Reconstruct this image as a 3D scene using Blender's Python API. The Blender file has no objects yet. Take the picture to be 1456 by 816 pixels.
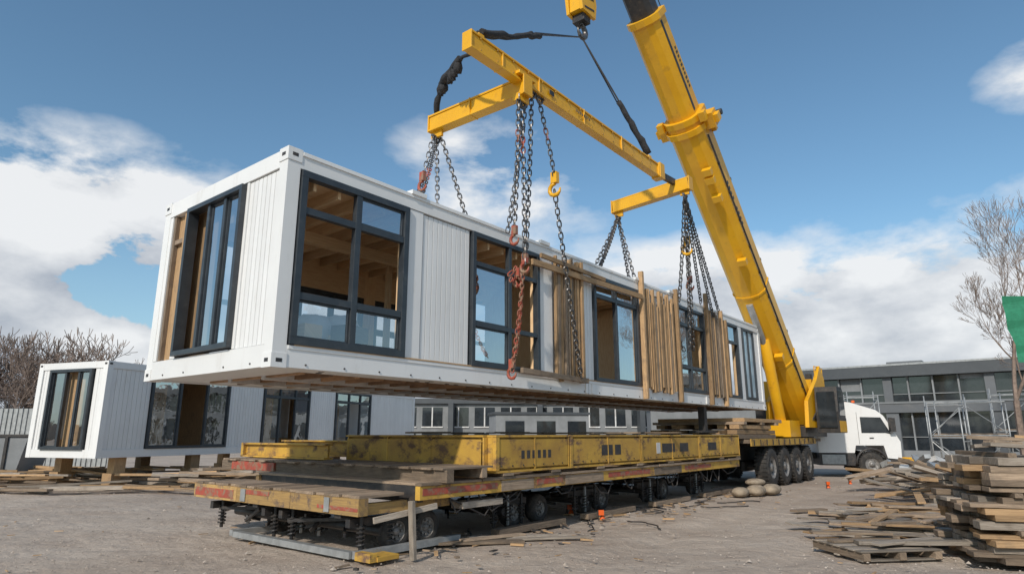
import bpy, math, random
from mathutils import Vector, Matrix, Euler
random.seed(7)
R=random.random
def U(a,b): return a+(b-a)*random.random()
sc=bpy.context.scene
sc.view_settings.view_transform='Standard'; sc.view_settings.look='None'; sc.view_settings.exposure=0
# ------------------------------------------------------------------ materials
def mat(name,col,col2=None,scale=4,detail=4,rough=.5,rough2=None,metal=0,bump=0,bscale=30,var=0,coords='Object',
        st=(1,1,1),dirt=None,dscale=3,dlo=.5,dhi=.7,lo=.35,hi=.65,spec=.5,dst=(1,1,1)):
    m=bpy.data.materials.new(name); m.use_nodes=True
    nt=m.node_tree; N=nt.nodes; L=nt.links; bs=N['Principled BSDF']
    bs.inputs['Metallic'].default_value=metal; bs.inputs['Roughness'].default_value=rough
    bs.inputs['Specular IOR Level'].default_value=spec
    tc=N.new('ShaderNodeTexCoord'); mp=N.new('ShaderNodeMapping'); mp.inputs['Scale'].default_value=st
    L.new(tc.outputs[coords],mp.inputs['Vector'])
    nz=N.new('ShaderNodeTexNoise'); nz.inputs['Scale'].default_value=scale; nz.inputs['Detail'].default_value=detail
    nz.inputs['Roughness'].default_value=.62
    L.new(mp.outputs[0],nz.inputs['Vector'])
    mr=N.new('ShaderNodeMapRange'); mr.inputs[1].default_value=lo; mr.inputs[2].default_value=hi
    L.new(nz.outputs['Fac'],mr.inputs[0])
    mx=N.new('ShaderNodeMix'); mx.data_type='RGBA'
    mx.inputs[6].default_value=(*col,1); mx.inputs[7].default_value=(*(col2 or [c*.85 for c in col]),1)
    L.new(mr.outputs[0],mx.inputs[0]); out=mx.outputs[2]
    if dirt:
        mp2=N.new('ShaderNodeMapping'); mp2.inputs['Scale'].default_value=dst; L.new(tc.outputs['Object'],mp2.inputs['Vector'])
        n2=N.new('ShaderNodeTexNoise'); n2.inputs['Scale'].default_value=dscale; n2.inputs['Detail'].default_value=6
        n2.inputs['Roughness'].default_value=.72
        L.new(mp2.outputs[0],n2.inputs['Vector'])
        m2=N.new('ShaderNodeMapRange'); m2.inputs[1].default_value=dlo; m2.inputs[2].default_value=dhi
        L.new(n2.outputs['Fac'],m2.inputs[0])
        x2=N.new('ShaderNodeMix'); x2.data_type='RGBA'; L.new(m2.outputs[0],x2.inputs[0]); L.new(out,x2.inputs[6])
        x2.inputs[7].default_value=(*dirt,1); out=x2.outputs[2]
        if rough2 is not None:
            m3=N.new('ShaderNodeMapRange'); m3.inputs[3].default_value=rough; m3.inputs[4].default_value=rough2
            L.new(m2.outputs[0],m3.inputs[0]); L.new(m3.outputs[0],bs.inputs['Roughness'])
    if var:
        at=N.new('ShaderNodeAttribute'); at.attribute_name='var'
        m4=N.new('ShaderNodeMapRange'); m4.inputs[3].default_value=1-var; m4.inputs[4].default_value=1+var*.7
        L.new(at.outputs['Fac'],m4.inputs[0])
        vm=N.new('ShaderNodeVectorMath'); vm.operation='SCALE'; L.new(out,vm.inputs[0]); L.new(m4.outputs[0],vm.inputs['Scale'])
        out=vm.outputs[0]
    L.new(out,bs.inputs['Base Color'])
    if bump:
        nb=N.new('ShaderNodeTexNoise'); nb.inputs['Scale'].default_value=bscale; nb.inputs['Detail'].default_value=3
        L.new(mp.outputs[0],nb.inputs['Vector'])
        bp=N.new('ShaderNodeBump'); bp.inputs['Strength'].default_value=bump; bp.inputs['Distance'].default_value=.02
        L.new(nb.outputs['Fac'],bp.inputs['Height']); L.new(bp.outputs[0],bs.inputs['Normal'])
    return m
def glassmat(name,base=.22,tint=(.8,.86,.88),rough=.02):
    m=bpy.data.materials.new(name); m.use_nodes=True; nt=m.node_tree; N=nt.nodes; L=nt.links
    for n in list(N): N.remove(n)
    o=N.new('ShaderNodeOutputMaterial'); t=N.new('ShaderNodeBsdfTransparent'); t.inputs[0].default_value=(*tint,1)
    g=N.new('ShaderNodeBsdfGlossy'); g.inputs['Roughness'].default_value=rough; g.inputs['Color'].default_value=(.85,.9,.95,1)
    lw=N.new('ShaderNodeLayerWeight'); lw.inputs[0].default_value=.35
    mr=N.new('ShaderNodeMapRange'); mr.inputs[3].default_value=base; mr.inputs[4].default_value=.9
    L.new(lw.outputs['Facing'],mr.inputs[0])
    tc=N.new('ShaderNodeTexCoord'); nz=N.new('ShaderNodeTexNoise'); nz.inputs['Scale'].default_value=2.2
    L.new(tc.outputs['Object'],nz.inputs[0]); bp=N.new('ShaderNodeBump'); bp.inputs['Strength'].default_value=.16; bp.inputs['Distance'].default_value=.02
    L.new(nz.outputs['Fac'],bp.inputs['Height']); L.new(bp.outputs[0],g.inputs['Normal'])
    mx=N.new('ShaderNodeMixShader'); L.new(mr.outputs[0],mx.inputs[0]); L.new(t.outputs[0],mx.inputs[1]); L.new(g.outputs[0],mx.inputs[2])
    L.new(mx.outputs[0],o.inputs[0]); return m
WH=mat('white_paint',(.78,.78,.77),(.73,.73,.72),scale=.7,rough=.45,dirt=(.54,.51,.47),dscale=1.6,dlo=.56,dhi=.94,rough2=.7,bump=.06,bscale=5,var=.04,dst=(2,2,.5))
WHD=mat('white_paint_weathered',(.66,.66,.65),(.55,.54,.53),scale=1.5,rough=.5,dirt=(.32,.28,.24),dscale=2.5,dlo=.5,dhi=.8,rough2=.8,bump=.1,bscale=14,var=.08)
AN=mat('anthracite_frame',(.028,.034,.042),(.042,.05,.058),rough=.38,dirt=(.1,.1,.1),dscale=5,dlo=.56,dhi=.9)
GL=glassmat('window_glass',.18,(.88,.92,.94))
GLF=glassmat('window_glass_reflective',.45)
GLD=mat('dark_glass',(.02,.025,.03),(.03,.035,.04),rough=.06,spec=.9)
FROST=mat('frosted_panel',(.45,.58,.66),(.34,.46,.53),scale=2,rough=.15,dirt=(.6,.68,.72),dscale=1.4,dlo=.45,dhi=.7)
TIM=mat('fresh_timber',(.50,.325,.17),(.33,.205,.105),scale=3,coords='UV',st=(1,14,1),rough=.75,var=.4,bump=.25,bscale=8,dirt=(.19,.135,.09),dscale=3,dlo=.53,dhi=.8)
TIW=mat('weathered_timber',(.36,.27,.19),(.21,.155,.11),scale=3,coords='UV',st=(1,16,1),rough=.85,var=.45,bump=.5,bscale=8,dirt=(.14,.11,.085),dscale=3,dlo=.5,dhi=.8)
TIG=mat('grey_timber',(.40,.345,.285),(.24,.2,.16),scale=3,coords='UV',st=(1,18,1),rough=.85,var=.5,bump=.5,bscale=8,dirt=(.15,.12,.095),dscale=2.4,dlo=.5,dhi=.8)
PLY=mat('plywood',(.85,.62,.38),(.74,.49,.27),scale=3,coords='UV',st=(1.5,9,1),rough=.7,var=.15,bump=.1,bscale=10)
PLT=mat('interior_studs',(.80,.57,.34),(.66,.44,.24),scale=3,coords='UV',st=(1,12,1),rough=.7,var=.25)
RUST=mat('floor_joist_timber',(.44,.27,.155),(.25,.15,.085),scale=3,rough=.8,var=.4,bump=.3)
YC=mat('crane_yellow',(.80,.42,.012),(.72,.36,.01),scale=1.2,rough=.38,dirt=(.40,.2,.03),dscale=3,dlo=.57,dhi=.87,rough2=.6,bump=.03,bscale=6)
YW=mat('worn_yellow_steel',(.58,.35,.055),(.44,.25,.05),scale=2.4,rough=.6,dirt=(.17,.10,.06),dscale=2.2,dlo=.52,dhi=.64,rough2=.85,var=.25,bump=.2,bscale=25,dst=(1,1,1.6))
YT=mat('worn_yellow_timber',(.54,.34,.12),(.38,.24,.10),scale=3,coords='UV',st=(1,12,1),rough=.8,var=.3,bump=.4,bscale=8,dirt=(.2,.14,.1),dscale=5,dlo=.5,dhi=.63)
RED=mat('worn_red_paint',(.42,.075,.045),(.29,.07,.045),scale=6,rough=.6,dirt=(.26,.17,.11),dscale=7,dlo=.47,dhi=.58)
BLK=mat('black_steel',(.022,.022,.024),(.045,.04,.037),scale=5,rough=.5,bump=.1,dirt=(.11,.085,.065),dscale=6,dlo=.52,dhi=.8)
CH=mat('chain_steel',(.17,.17,.175),(.08,.075,.07),scale=12,rough=.42,metal=.6,dirt=(.12,.08,.05),dscale=20,dlo=.55,dhi=.75)
GAL=mat('galvanised_steel',(.42,.43,.43),(.30,.31,.31),scale=6,rough=.45,metal=.4)
SLG=mat('black_sling_fabric',(.02,.02,.022),(.04,.04,.043),scale=20,rough=.9,bump=.6,bscale=30)
RUB=mat('tyre_rubber',(.024,.023,.022),(.04,.037,.034),scale=8,rough=.8,dirt=(.13,.105,.085),dscale=4,dlo=.5,dhi=.8,bump=.2)
HUB=mat('wheel_hub',(.30,.29,.28),(.12,.11,.1),scale=8,rough=.5,metal=.3)
GRN=mat('green_sheet',(.02,.17,.09),(.03,.24,.13),rough=.6,bump=.4)
SACK=mat('sack_cloth',(.38,.31,.23),(.25,.20,.145),scale=6,rough=.95,bump=.8,bscale=25,dirt=(.15,.11,.08),dscale=3,dlo=.5,dhi=.8)
ORG=mat('orange_plastic',(.8,.12,.01),rough=.5)
BARK=mat('bark',(.17,.125,.10),(.29,.215,.17),scale=6,rough=.9,var=.3)
BARK2=mat('far_bark',(.17,.13,.11),(.25,.195,.165),scale=1,rough=.95,var=.3)
CONC=mat('grey_cladding',(.13,.14,.15),(.10,.108,.118),scale=1,rough=.6,var=.15,dirt=(.19,.19,.19),dscale=1,dlo=.5,dhi=.8)
CONL=mat('light_concrete',(.26,.27,.28),(.19,.2,.205),scale=1,rough=.8,var=.15)
DKC=mat('dark_fascia',(.055,.062,.07),(.075,.083,.09),scale=.7,rough=.5)
LAMP=mat('headlight',(.7,.72,.75),rough=.1)
# ------------------------------------------------------------------ builder
class Bd:
    def __init__(s,*mats): s.v=[];s.f=[];s.mi=[];s.uv=[];s.va=[];s.sm=[];s.mats=mats
    def face(s,idx,m,uvs,va,sm=False): s.f.append(idx);s.mi.append(m);s.uv+=uvs;s.va+=[va]*len(idx);s.sm.append(sm)
    def box(s,c,sz,rot=None,m=0):
        h=[x/2 for x in sz]; b=len(s.v); c=Vector(c); la=max(range(3),key=lambda i:sz[i]); oth=[i for i in range(3) if i!=la]
        loc=[]
        for X in(-1,1):
            for Y in(-1,1):
                for Z in(-1,1): loc.append(Vector((X*h[0],Y*h[1],Z*h[2])))
        for p in loc: s.v.append(c+(rot@p if rot else p))
        ou,ov=U(0,50),U(0,50); va=R()
        for f in((0,1,3,2),(4,6,7,5),(0,4,5,1),(2,3,7,6),(0,2,6,4),(1,5,7,3)):
            s.face([b+i for i in f],m,[(loc[i][la]+ou,loc[i][oth[0]]+loc[i][oth[1]]+ov) for i in f],va)
    def bx(s,a0,a1,b0,b1,c0,c1,m=0): s.box(((a0+a1)/2,(b0+b1)/2,(c0+c1)/2),(abs(a1-a0),abs(b1-b0),abs(c1-c0)),None,m)
    def beam(s,p,q,w,h,m=0,roll=0):
        p=Vector(p);q=Vector(q);d=q-p;l=d.length;x=d.normalized()
        up=Vector((0,0,1)) if abs(x.z)<.98 else Vector((0,1,0))
        y=up.cross(x).normalized();z=x.cross(y); M=Matrix((x,y,z)).transposed()
        if roll: M=M@Matrix.Rotation(roll,3,'X')
        s.box((p+q)/2,(l,w,h),M,m)
    def ibeam(s,p,q,w,h,m=0,t=.035):
        p=Vector(p);q=Vector(q); up=Vector((0,0,1))
        s.beam(p+up*(h/2-t/2),q+up*(h/2-t/2),w,t,m); s.beam(p-up*(h/2-t/2),q-up*(h/2-t/2),w,t,m)
        s.beam(p,q,w*.22,h-2*t-.002,m)
    def quad(s,pts,m=0):
        b=len(s.v); s.v+= [Vector(p) for p in pts]; o=U(0,20)
        s.face([b+i for i in range(len(pts))],m,[(p[0]+p[1]+o,p[2]) for p in pts],R())
    def tube(s,pts,r,n=6,m=0,closed=False,caps=True,va=None):
        pts=[Vector(p) for p in pts]; k=len(pts); rs=r if isinstance(r,(list,tuple)) else [r]*k
        b=len(s.v); va=R() if va is None else va; prev=None; L=0
        for i,p in enumerate(pts):
            if closed: d=pts[(i+1)%k]-pts[i-1]
            else: d=pts[min(i+1,k-1)]-pts[max(i-1,0)]
            d=d.normalized() if d.length>1e-9 else Vector((0,0,1))
            if prev is None:
                a=Vector((0,0,1)) if abs(d.z)<.9 else Vector((1,0,0)); x=a.cross(d).normalized()
            else: x=(prev-d*prev.dot(d)); x=x.normalized() if x.length>1e-6 else Vector((1,0,0))
            prev=x; y=d.cross(x)
            for j in range(n):
                a=2*math.pi*j/n; s.v.append(p+(x*math.cos(a)+y*math.sin(a))*rs[i])
        for i in range(k if closed else k-1):
            i2=(i+1)%k
            for j in range(n):
                j2=(j+1)%n; s.face([b+i*n+j,b+i*n+j2,b+i2*n+j2,b+i2*n+j],m,[(i,j),(i,j+1),(i+1,j+1),(i+1,j)],va,n>5)
        if caps and not closed and n>3:
            s.face([b+j for j in range(n)][::-1],m,[(0,0)]*n,va); s.face([b+(k-1)*n+j for j in range(n)],m,[(0,0)]*n,va)
    def prism(s,poly,o,ax,ay,az,l,m=0):
        "poly 2d in ax,ay ; extruded l along az"
        o=Vector(o);ax=Vector(ax);ay=Vector(ay);az=Vector(az);n=len(poly);b=len(s.v);va=R()
        for k in(0,l):
            for x,y in poly: s.v.append(o+ax*x+ay*y+az*k)
        for i in range(n):
            j=(i+1)%n; s.face([b+i,b+j,b+n+j,b+n+i],m,[(0,i),(0,i+1),(l,i+1),(l,i)],va)
        s.face([b+i for i in range(n)][::-1],m,[(x,y) for x,y in poly][::-1],va); s.face([b+n+i for i in range(n)],m,list(poly),va)
    def lathe(s,prof,c,ax,n=24,m=0,sm=True):
        "prof (radius, axial)"
        c=Vector(c);ax=Vector(ax).normalized(); a=Vector((0,0,1)) if abs(ax.z)<.9 else Vector((1,0,0))
        x=a.cross(ax).normalized();y=ax.cross(x);b=len(s.v);k=len(prof);va=R()
        for r,t in prof:
            for j in range(n):
                q=2*math.pi*j/n; s.v.append(c+ax*t+(x*math.cos(q)+y*math.sin(q))*r)
        for i in range(k-1):
            for j in range(n):
                j2=(j+1)%n; s.face([b+i*n+j,b+i*n+j2,b+(i+1)*n+j2,b+(i+1)*n+j],m,[(0,0)]*4,va,sm)
    def blob(s,c,sz,m=0,n=8,rot=0,j=.12):
        c=Vector(c);b=len(s.v);va=R();M=Matrix.Rotation(rot,3,'Z')
        for i in range(n+1):
            th=math.pi*i/n
            for k in range(n*2):
                ph=math.pi*k/n; r=1+U(-j,j)*(0 if i in(0,n) else 1)
                sx=math.copysign(abs(math.sin(th)*math.cos(ph))**.75,math.sin(th)*math.cos(ph)); sy=math.copysign(abs(math.sin(th)*math.sin(ph))**.75,math.sin(th)*math.sin(ph))
                s.v.append(c+M@Vector((sx*r*sz[0]/2,sy*r*sz[1]/2,math.cos(th)*r*sz[2]/2)))
        w=n*2
        for i in range(n):
            for k in range(w):
                k2=(k+1)%w; s.face([b+i*w+k,b+(i+1)*w+k,b+(i+1)*w+k2,b+i*w+k2],m,[(0,0)]*4,va,True)
    def build(s,name,parent=None,bevel=0,loc=None):
        me=bpy.data.meshes.new(name); me.from_pydata([tuple(v) for v in s.v],[],s.f)
        for m in s.mats: me.materials.append(m)
        me.polygons.foreach_set('material_index',s.mi); me.polygons.foreach_set('use_smooth',s.sm)
        ul=me.uv_layers.new(name='UVMap'); ul.data.foreach_set('uv',[c for t in s.uv for c in t])
        at=me.attributes.new('var','FLOAT','CORNER'); at.data.foreach_set('value',s.va)
        me.update()
        o=bpy.data.objects.new(name,me); sc.collection.objects.link(o)
        if parent: o.parent=parent
        if bevel:
            bm=o.modifiers.new('Bevel','BEVEL'); bm.width=bevel; bm.segments=2; bm.limit_method='ANGLE'; bm.harden_normals=False
        return o
def empty(name,loc=(0,0,0),rz=0):
    e=bpy.data.objects.new(name,None); e.location=loc; e.rotation_euler=(0,0,rz); e.empty_display_size=.3; sc.collection.objects.link(e); return e
OX,OY,RZ=-3.05,8.03,math.radians(51.1)
def site(name): return empty(name,(OX,OY,0),RZ)
# ------------------------------------------------------------------ module pieces
def fmap(kind):
    if kind=='f': return lambda a,z,d:(a,d,z)
    if kind=='e': return lambda a,z,d:(d,a,z)
def B2(b,mp,a0,a1,z0,z1,d0,d1,m=0):
    p=mp(a0,z0,d0);q=mp(a1,z1,d1); b.bx(p[0],q[0],p[1],q[1],p[2],q[2],m)
def window(fr,gl,mp,a0,a1,z0,z1,mull=(),trans=(),skip=(),refl=(),w=.085,d0=-.035,d1=.09,gd=.03):
    B2(fr,mp,a0,a1,z1-w,z1,d0,d1);B2(fr,mp,a0,a1,z0,z0+w,d0,d1)
    B2(fr,mp,a0,a0+w,z0+w,z1-w,d0,d1);B2(fr,mp,a1-w,a1,z0+w,z1-w,d0,d1)
    xs=[a0+w]+[x for x in mull]+[a1-w]; zs=[z0+w]+list(trans)+[z1-w]
    dm=max(d0,-.03)
    for x in mull: B2(fr,mp,x-w*.5,x+w*.5,z0+w,z1-w,dm+.004,.07)
    for z in trans: B2(fr,mp,a0+w,a1-w,z-w*.5,z+w*.5,dm+.008,.066)
    for i in range(len(xs)-1):
        for j in range(len(zs)-1):
            if (i,j) in skip: continue
            tl=U(-.004,.004)
            q=[mp(xs[i],zs[j],gd),mp(xs[i+1],zs[j],gd+tl),mp(xs[i+1],zs[j+1],gd-tl),mp(xs[i],zs[j+1],gd)]
            gl.quad(q,1 if (i,j) in refl else 0)
            x0=xs[i]+(.0 if i==0 else w*.5);x1=xs[i+1]-(0 if i==len(xs)-2 else w*.5)
            zz0=zs[j]+(.0 if j==0 else w*.5);zz1=zs[j+1]-(0 if j==len(zs)-2 else w*.5); t=.028
            B2(fr,mp,x0,x1,zz0,zz0+t,.008,.05);B2(fr,mp,x0,x1,zz1-t,zz1,.008,.05)
            B2(fr,mp,x0,x0+t,zz0+t,zz1-t,.009,.049);B2(fr,mp,x1-t,x1,zz0+t,zz1-t,.009,.049)
def siding(b,mp,a0,a1,z0,z1,d=.03,pitch=.118):
    n=max(1,round((a1-a0)/pitch)); p=(a1-a0)/n
    B2(b,mp,a0,a1,z0,z1,d+.018,d+.06)
    for i in range(n): B2(b,mp,a0+i*p+.006,a0+(i+1)*p-.006,z0+.002,z1-.002,d,d+.017)
# ------------------------------------------------------------------ lifted modular building
z0=2.54;H=3.0;LM=19.3;WM=3.75;z1=z0+H;rb=.29;rt=.26
mod=site('lifted_modular_building')
F=fmap('f');E=fmap('e')
b=Bd(WH,BLK)
b.bx(.2,LM-.2,0,.16,z0,z0+rb);b.bx(.2,LM-.2,WM-.16,WM,z0,z0+rb)
b.bx(0,.16,.2,WM-.2,z0,z0+rb);b.bx(LM-.16,LM,.2,WM-.2,z0,z0+rb)
b.bx(.2,LM-.2,0,.16,z1-rt,z1-.01);b.bx(.2,LM-.2,WM-.16,WM,z1-rt,z1-.01)
b.bx(0,.16,.2,WM-.2,z1-rt,z1-.01);b.bx(LM-.16,LM,.2,WM-.2,z1-rt,z1-.01)
for u in(.1,LM-.1):
    for v in(.1,WM-.1):
        b.bx(u-.1,u+.1,v-.1,v+.1,z0+.18,z1-.18)
        for z in(z0+.085,z1-.085):
            b.box((u,v,z),(.224,.224,.19))
            b.box((u,v,z),(.23,.09,.05),None,1);b.box((u,v,z),(.09,.23,.05),None,1)
b.bx(.22,LM-.22,-.02,.0,z1-.07,z1-.012);b.bx(.22,LM-.22,-.014,0,z0+rb-.05,z0+rb-.002)
for u in(7.35,7.6,13.9): b.bx(u,u+.1,-.03,-.001,z0+.02,z0+rb-.06)
for u in(2.38,5.9,9.95,11.9): b.bx(u-.16,u+.16,-.05,.2,z1-.02,z1+.05)
b.bx(7.49,7.502,-.004,.0,z0,z0+rb-.06,1)
for u in[.5+.62*i for i in range(30)]: b.tube([(u,-.0,z0+.05),(u,-.012,z0+.05)],.014,6,1)
for v in(.5,1.2,2.4,3.1): b.tube([(0,v,z0+.06),(-.012,v,z0+.06)],.014,6,1)
b.build('steel_frame',mod,.008)
b=Bd(WH,BLK,RUST,PLY)
b.bx(.17,LM-.17,.17,WM-.17,z1-.05,z1-.02)
b.bx(.17,.8,.17,WM-.17,z0+.015,z0+.035);b.bx(LM-.6,LM-.17,.17,WM-.17,z0+.015,z0+.035)
b.bx(.8,LM-.6,.17,.6,z0+.015,z0+.035);b.bx(.8,LM-.6,WM-.5,WM-.17,z0+.015,z0+.035)
for i in range(40): b.box((U(.7,18),.28+.2*(i%2),z0+.012),(.07,.05,.012),None,1)
b.build('roof_and_flange_plates',mod)
b=Bd(RUST,PLY,WHD)
u=.82
while u<LM-.6:
    b.bx(u,u+.08,.605,WM-.505,z0-.01,z0+.2,0); u+=.48
for v in(1.5,2.5): b.bx(.8,LM-.6,v,v+.1,z0-.04,z0+.17,2)
b.bx(.17,LM-.17,.17,WM-.17,z0+.21,z0+.26,1)
b.build('floor_joists',mod)
zb=z0+rb+.01;zt=z1-rt-.01
sd=Bd(WH);fr=Bd(AN);gl=Bd(GL,GLF)
window(fr,gl,F,.22,2.2,zb,zt,mull=(1.21,),trans=(zb+.66,zb+1.86),skip=((0,1),(1,1),(0,2)),refl=((1,2),),w=.1)
B2(sd,F,2.2,2.53,zb,zt,.012,.06)
B2(sd,F,2.53,3.7,zb,zt,.07,.09);siding(sd,F,2.55,3.68,zb+.01,zt-.01)
window(fr,gl,F,3.72,5.72,zb,zt,mull=(4.78,),trans=(zb+.75,zb+1.85),skip=((1,0),(1,1),(1,2),(0,2)),refl=((0,1),(0,0)))
B2(sd,F,5.72,6.2,zb,zt,.015,.06);B2(sd,F,6.2,7.1,zb,zt,.05,.08)
siding(sd,F,7.1,7.78,zb,zt,.025)
window(fr,gl,F,7.8,9.9,zb,zt,mull=(8.8,),trans=(zb+1.95,),skip=((0,0),),refl=((1,0),(0,1)))
B2(sd,F,9.9,12.0,zb,zt,.05,.08)
window(fr,gl,F,12.0,14.1,zb,zt,mull=(13.0,),trans=(zb+.7,zb+1.9,),skip=((1,1),),refl=((0,0),(0,1),(1,0)))
B2(sd,F,14.1,15.95,zb,zt,.05,.08)
window(fr,gl,F,15.95,16.95,zb,zt,trans=(zb+1.8,),skip=((0,0),))
B2(sd,F,16.95,17.4,zb,zt,.015,.06)
siding(sd,F,18.5,LM-.2,zb,zt)
siding(sd,E,.22,1.0,zb,zt)
B2(sd,E,1.0,1.06,zb,zt,.01,.09)
window(fr,gl,E,1.06,2.78,zb+.02,zt-.02,mull=(1.62,2.12),skip=((2,0),),refl=((0,0),(1,0)),w=.075,d0=-.07,d1=.1,gd=.02)
B2(sd,E,2.79,2.97,zb,zt,.01,.09)
B2(sd,E,3.45,3.55,zb,zt,.01,.09)
def wallopen(b,a0,a1,z0_,z1_,v0,v1,ops,m=0):
    x=a0
    for o0,o1,p0,p1 in ops:
        b.bx(x,o0,v0,v1,z0_,z1_,m); b.bx(o0,o1,v0,v1,z0_,p0,m); b.bx(o0,o1,v0,v1,p1,z1_,m); x=o1
    b.bx(x,a1,v0,v1,z0_,z1_,m)
ops=[(.4,2.3,zb+.05,zt-.12),(2.6,4.2,zb+.35,zb+1.75),(4.5,6.1,zb+.35,zb+1.75),(6.8,9.9,zb+.05,zt-.12),(10.1,12.8,zb+.05,zt-.12),(13.1,16.7,zb+.05,zt-.12)]  # rear openings enlarged to let more light inside, except the two smaller ones
wallopen(sd,.2,LM-.2,zb,zt,WM-.08,WM-.02,ops)
sd.build('wall_panels',mod,.003)
for o in ops:
    rm=lambda a,z,d:(a,WM-.1+d,z)
    sk_=((0,0),(1,1),(0,1)) if o[0] not in(2.6,4.5) else ()  # most panes left out of the enlarged openings to brighten the interior
    window(fr,gl,rm,o[0],o[1],o[2],o[3],mull=((o[0]+o[1])/2,),trans=((o[2]+o[3])/2,),skip=sk_,d0=-.02,d1=.06)
window(fr,gl,F,17.4,18.5,zb,zt,mull=(17.95,),skip=((0,0),(1,0)))
fr.build('window_frames',mod,.004); gl.build('window_glass',mod)
b=Bd(FROST);b.bx(17.46,17.92,.02,.035,zb+.06,zt-.06);b.bx(17.99,18.44,.02,.035,zb+.06,zt-.06);b.build('frosted_panels',mod)
b=Bd(PLY,PLT,TIW,TIM)
wallopen(b,.2,LM-.2,zb,zt,WM-.13,WM-.085,ops,0)
b.bx(.17,LM-.17,.1,WM-.14,zt-.02,zt,0)
u=.5
while u<LM-.4: b.bx(u,u+.05,.12,WM-.14,zt-.2,zt-.021,1); u+=.42
b.bx(.2,LM-.2,1.75,1.87,zt-.4,zt-.205,1)
for u in(6.6,10.9,14.9):
    b.bx(u,u+.05,.12,2.2,zb,zt-.21,0)
for u in(.3,2.3,3.6,5.8,7.6,9.95,12,14.2,16.9):
    b.bx(u,u+.1,.1,.2,zb,zt-.21,1)
for u in(3.75,4.25): b.bx(u,u+.1,2.3,2.4,zb,zt-.21,1)
b.bx(.1,.14,2.97,3.45,zb,zt,3); b.bx(.03,.1,2.98,3.06,zb,zt,3);b.bx(.03,.1,3.37,3.44,zb,zt,2);b.bx(.04,.1,3.06,3.37,zt-.5,zt-.42,2)
b.bx(.2,.26,2.2,2.95,zb,zt,3)
for i in range(7): b.box((U(.6,2.0),U(.5,1.6),zb+U(.1,.3)),(U(.2,.6),U(.2,.5),U(.2,.5)),Matrix.Rotation(U(0,1),3,'Z'),i%3)
for a0,a1 in((.22,2.2),(3.72,5.72),(7.8,9.9),(12,14.1),(15.95,16.95)):
    b.bx(a0+.01,a1-.01,.092,.2,zb,zb+.03,1);b.bx(a0,a0+.03,.092,.2,zb+.03,zt-.2,1);b.bx(a1-.03,a1,.092,.2,zb+.03,zt-.2,1)
b.bx(.3,16.9,-.022,-.002,zb-.012,zb+.012,3)
b.build('interior_timber',mod,.003)
b=Bd(SACK,WHD)
for i in range(5): b.blob((U(.7,1.9),U(1.0,2.2),zb+.35),(U(.5,.8),U(.5,.8),U(.5,.8)),i%2,rot=U(0,3),j=.1)
b.build('stored_goods',mod)
b=Bd(TIM,TIW)
for a0,a1 in((6.2,7.1),(10.05,11.85),(14.2,15.85)):
    u=a0
    while u<a1:
        w=U(.05,.12); t=U(.03,.08); k=U(-.012,.012); b.beam((u+w/2,-.03-t/2,zb-U(-.05,.12)),(u+w/2+k,-.03-t/2,zt-U(-.15,.4)),t,w,0 if R()<.7 else 1,0); u+=w+U(.004,.03)
b.beam((5.3,-.15,zt-.26),(9.9,-.14,zt-.2),.06,.12,0);b.beam((5.6,-.14,zt-.06),(8.1,-.14,zt-.1),.05,.09,0)
b.beam((5.0,-.12,zb+.02),(7.25,-.14,zb-.04),.07,.1,1)
for u in(9.97,12.0,14.15,15.3): b.bx(u,u+.09,-.14,-.02,zb-.3,zt+U(.2,.7),0)
b.build('strapped_timber_slats',mod,.003)
# ------------------------------------------------------------------ chains helper
def link(b,p,d,side,m=0,ln=.17,w=.1,r=.018):
    d=d.normalized(); s=side; pts=[]
    hl=ln/2-w/2
    for k in range(10):
        a=2*math.pi*k/10; x=math.cos(a)*w/2; y=math.sin(a)*w/2; y+= hl if math.sin(a)>1e-6 else (-hl if math.sin(a)<-1e-6 else 0)
        pts.append(p+s*x+d*y)
    b.tube(pts,r,4,m,closed=True)
def chain(b,p,q,sag=.0,m=0,sc_=1.0,m2=None,rng=None):
    sc_*=.8
    p=Vector(p);q=Vector(q);L=(q-p).length;n=max(2,int(L/(.125*sc_)))
    def P(t): return p.lerp(q,t)+Vector((0,0,-4*sag*t*(1-t)))+Vector((math.sin(t*5),math.cos(t*4),0))*.012
    for i in range(n):
        a=P(i/n);c=P((i+1)/n);d=(c-a); x=Vector((0.6,.8,0)).cross(d).normalized(); y=d.normalized().cross(x)
        mm=m
        if m2 is not None and rng[0]<i/n<rng[1]: mm=m2
        link(b,(a+c)/2,d,x if i%2 else y,mm,.17*sc_,.1*sc_,.0165*sc_)
def hook(b,p,m=1,s=1.0):
    p=Vector(p); pts=[]
    b.box(p+Vector((0,0,.1*s)),(.07*s,.1*s,.16*s),None,m)
    for k in range(9):
        a=math.pi*(.5-k*.19); pts.append(p+Vector((.0,math.cos(a)*.09*s,math.sin(a)*.09*s-.07*s)))
    b.tube(pts,[.03*s]*7+[.02*s,.01*s],6,m)
def shackle(b,p,m=0,s=1.0):
    p=Vector(p); pts=[p+Vector((math.cos(a)*.08*s,0,math.sin(a)*.11*s)) for a in [math.pi*k/8-math.pi for k in range(9)]]
    b.tube(pts,.022*s,6,m); b.tube([p+Vector((-.11*s,0,0)),p+Vector((.11*s,0,0))],.026*s,6,m)
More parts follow.
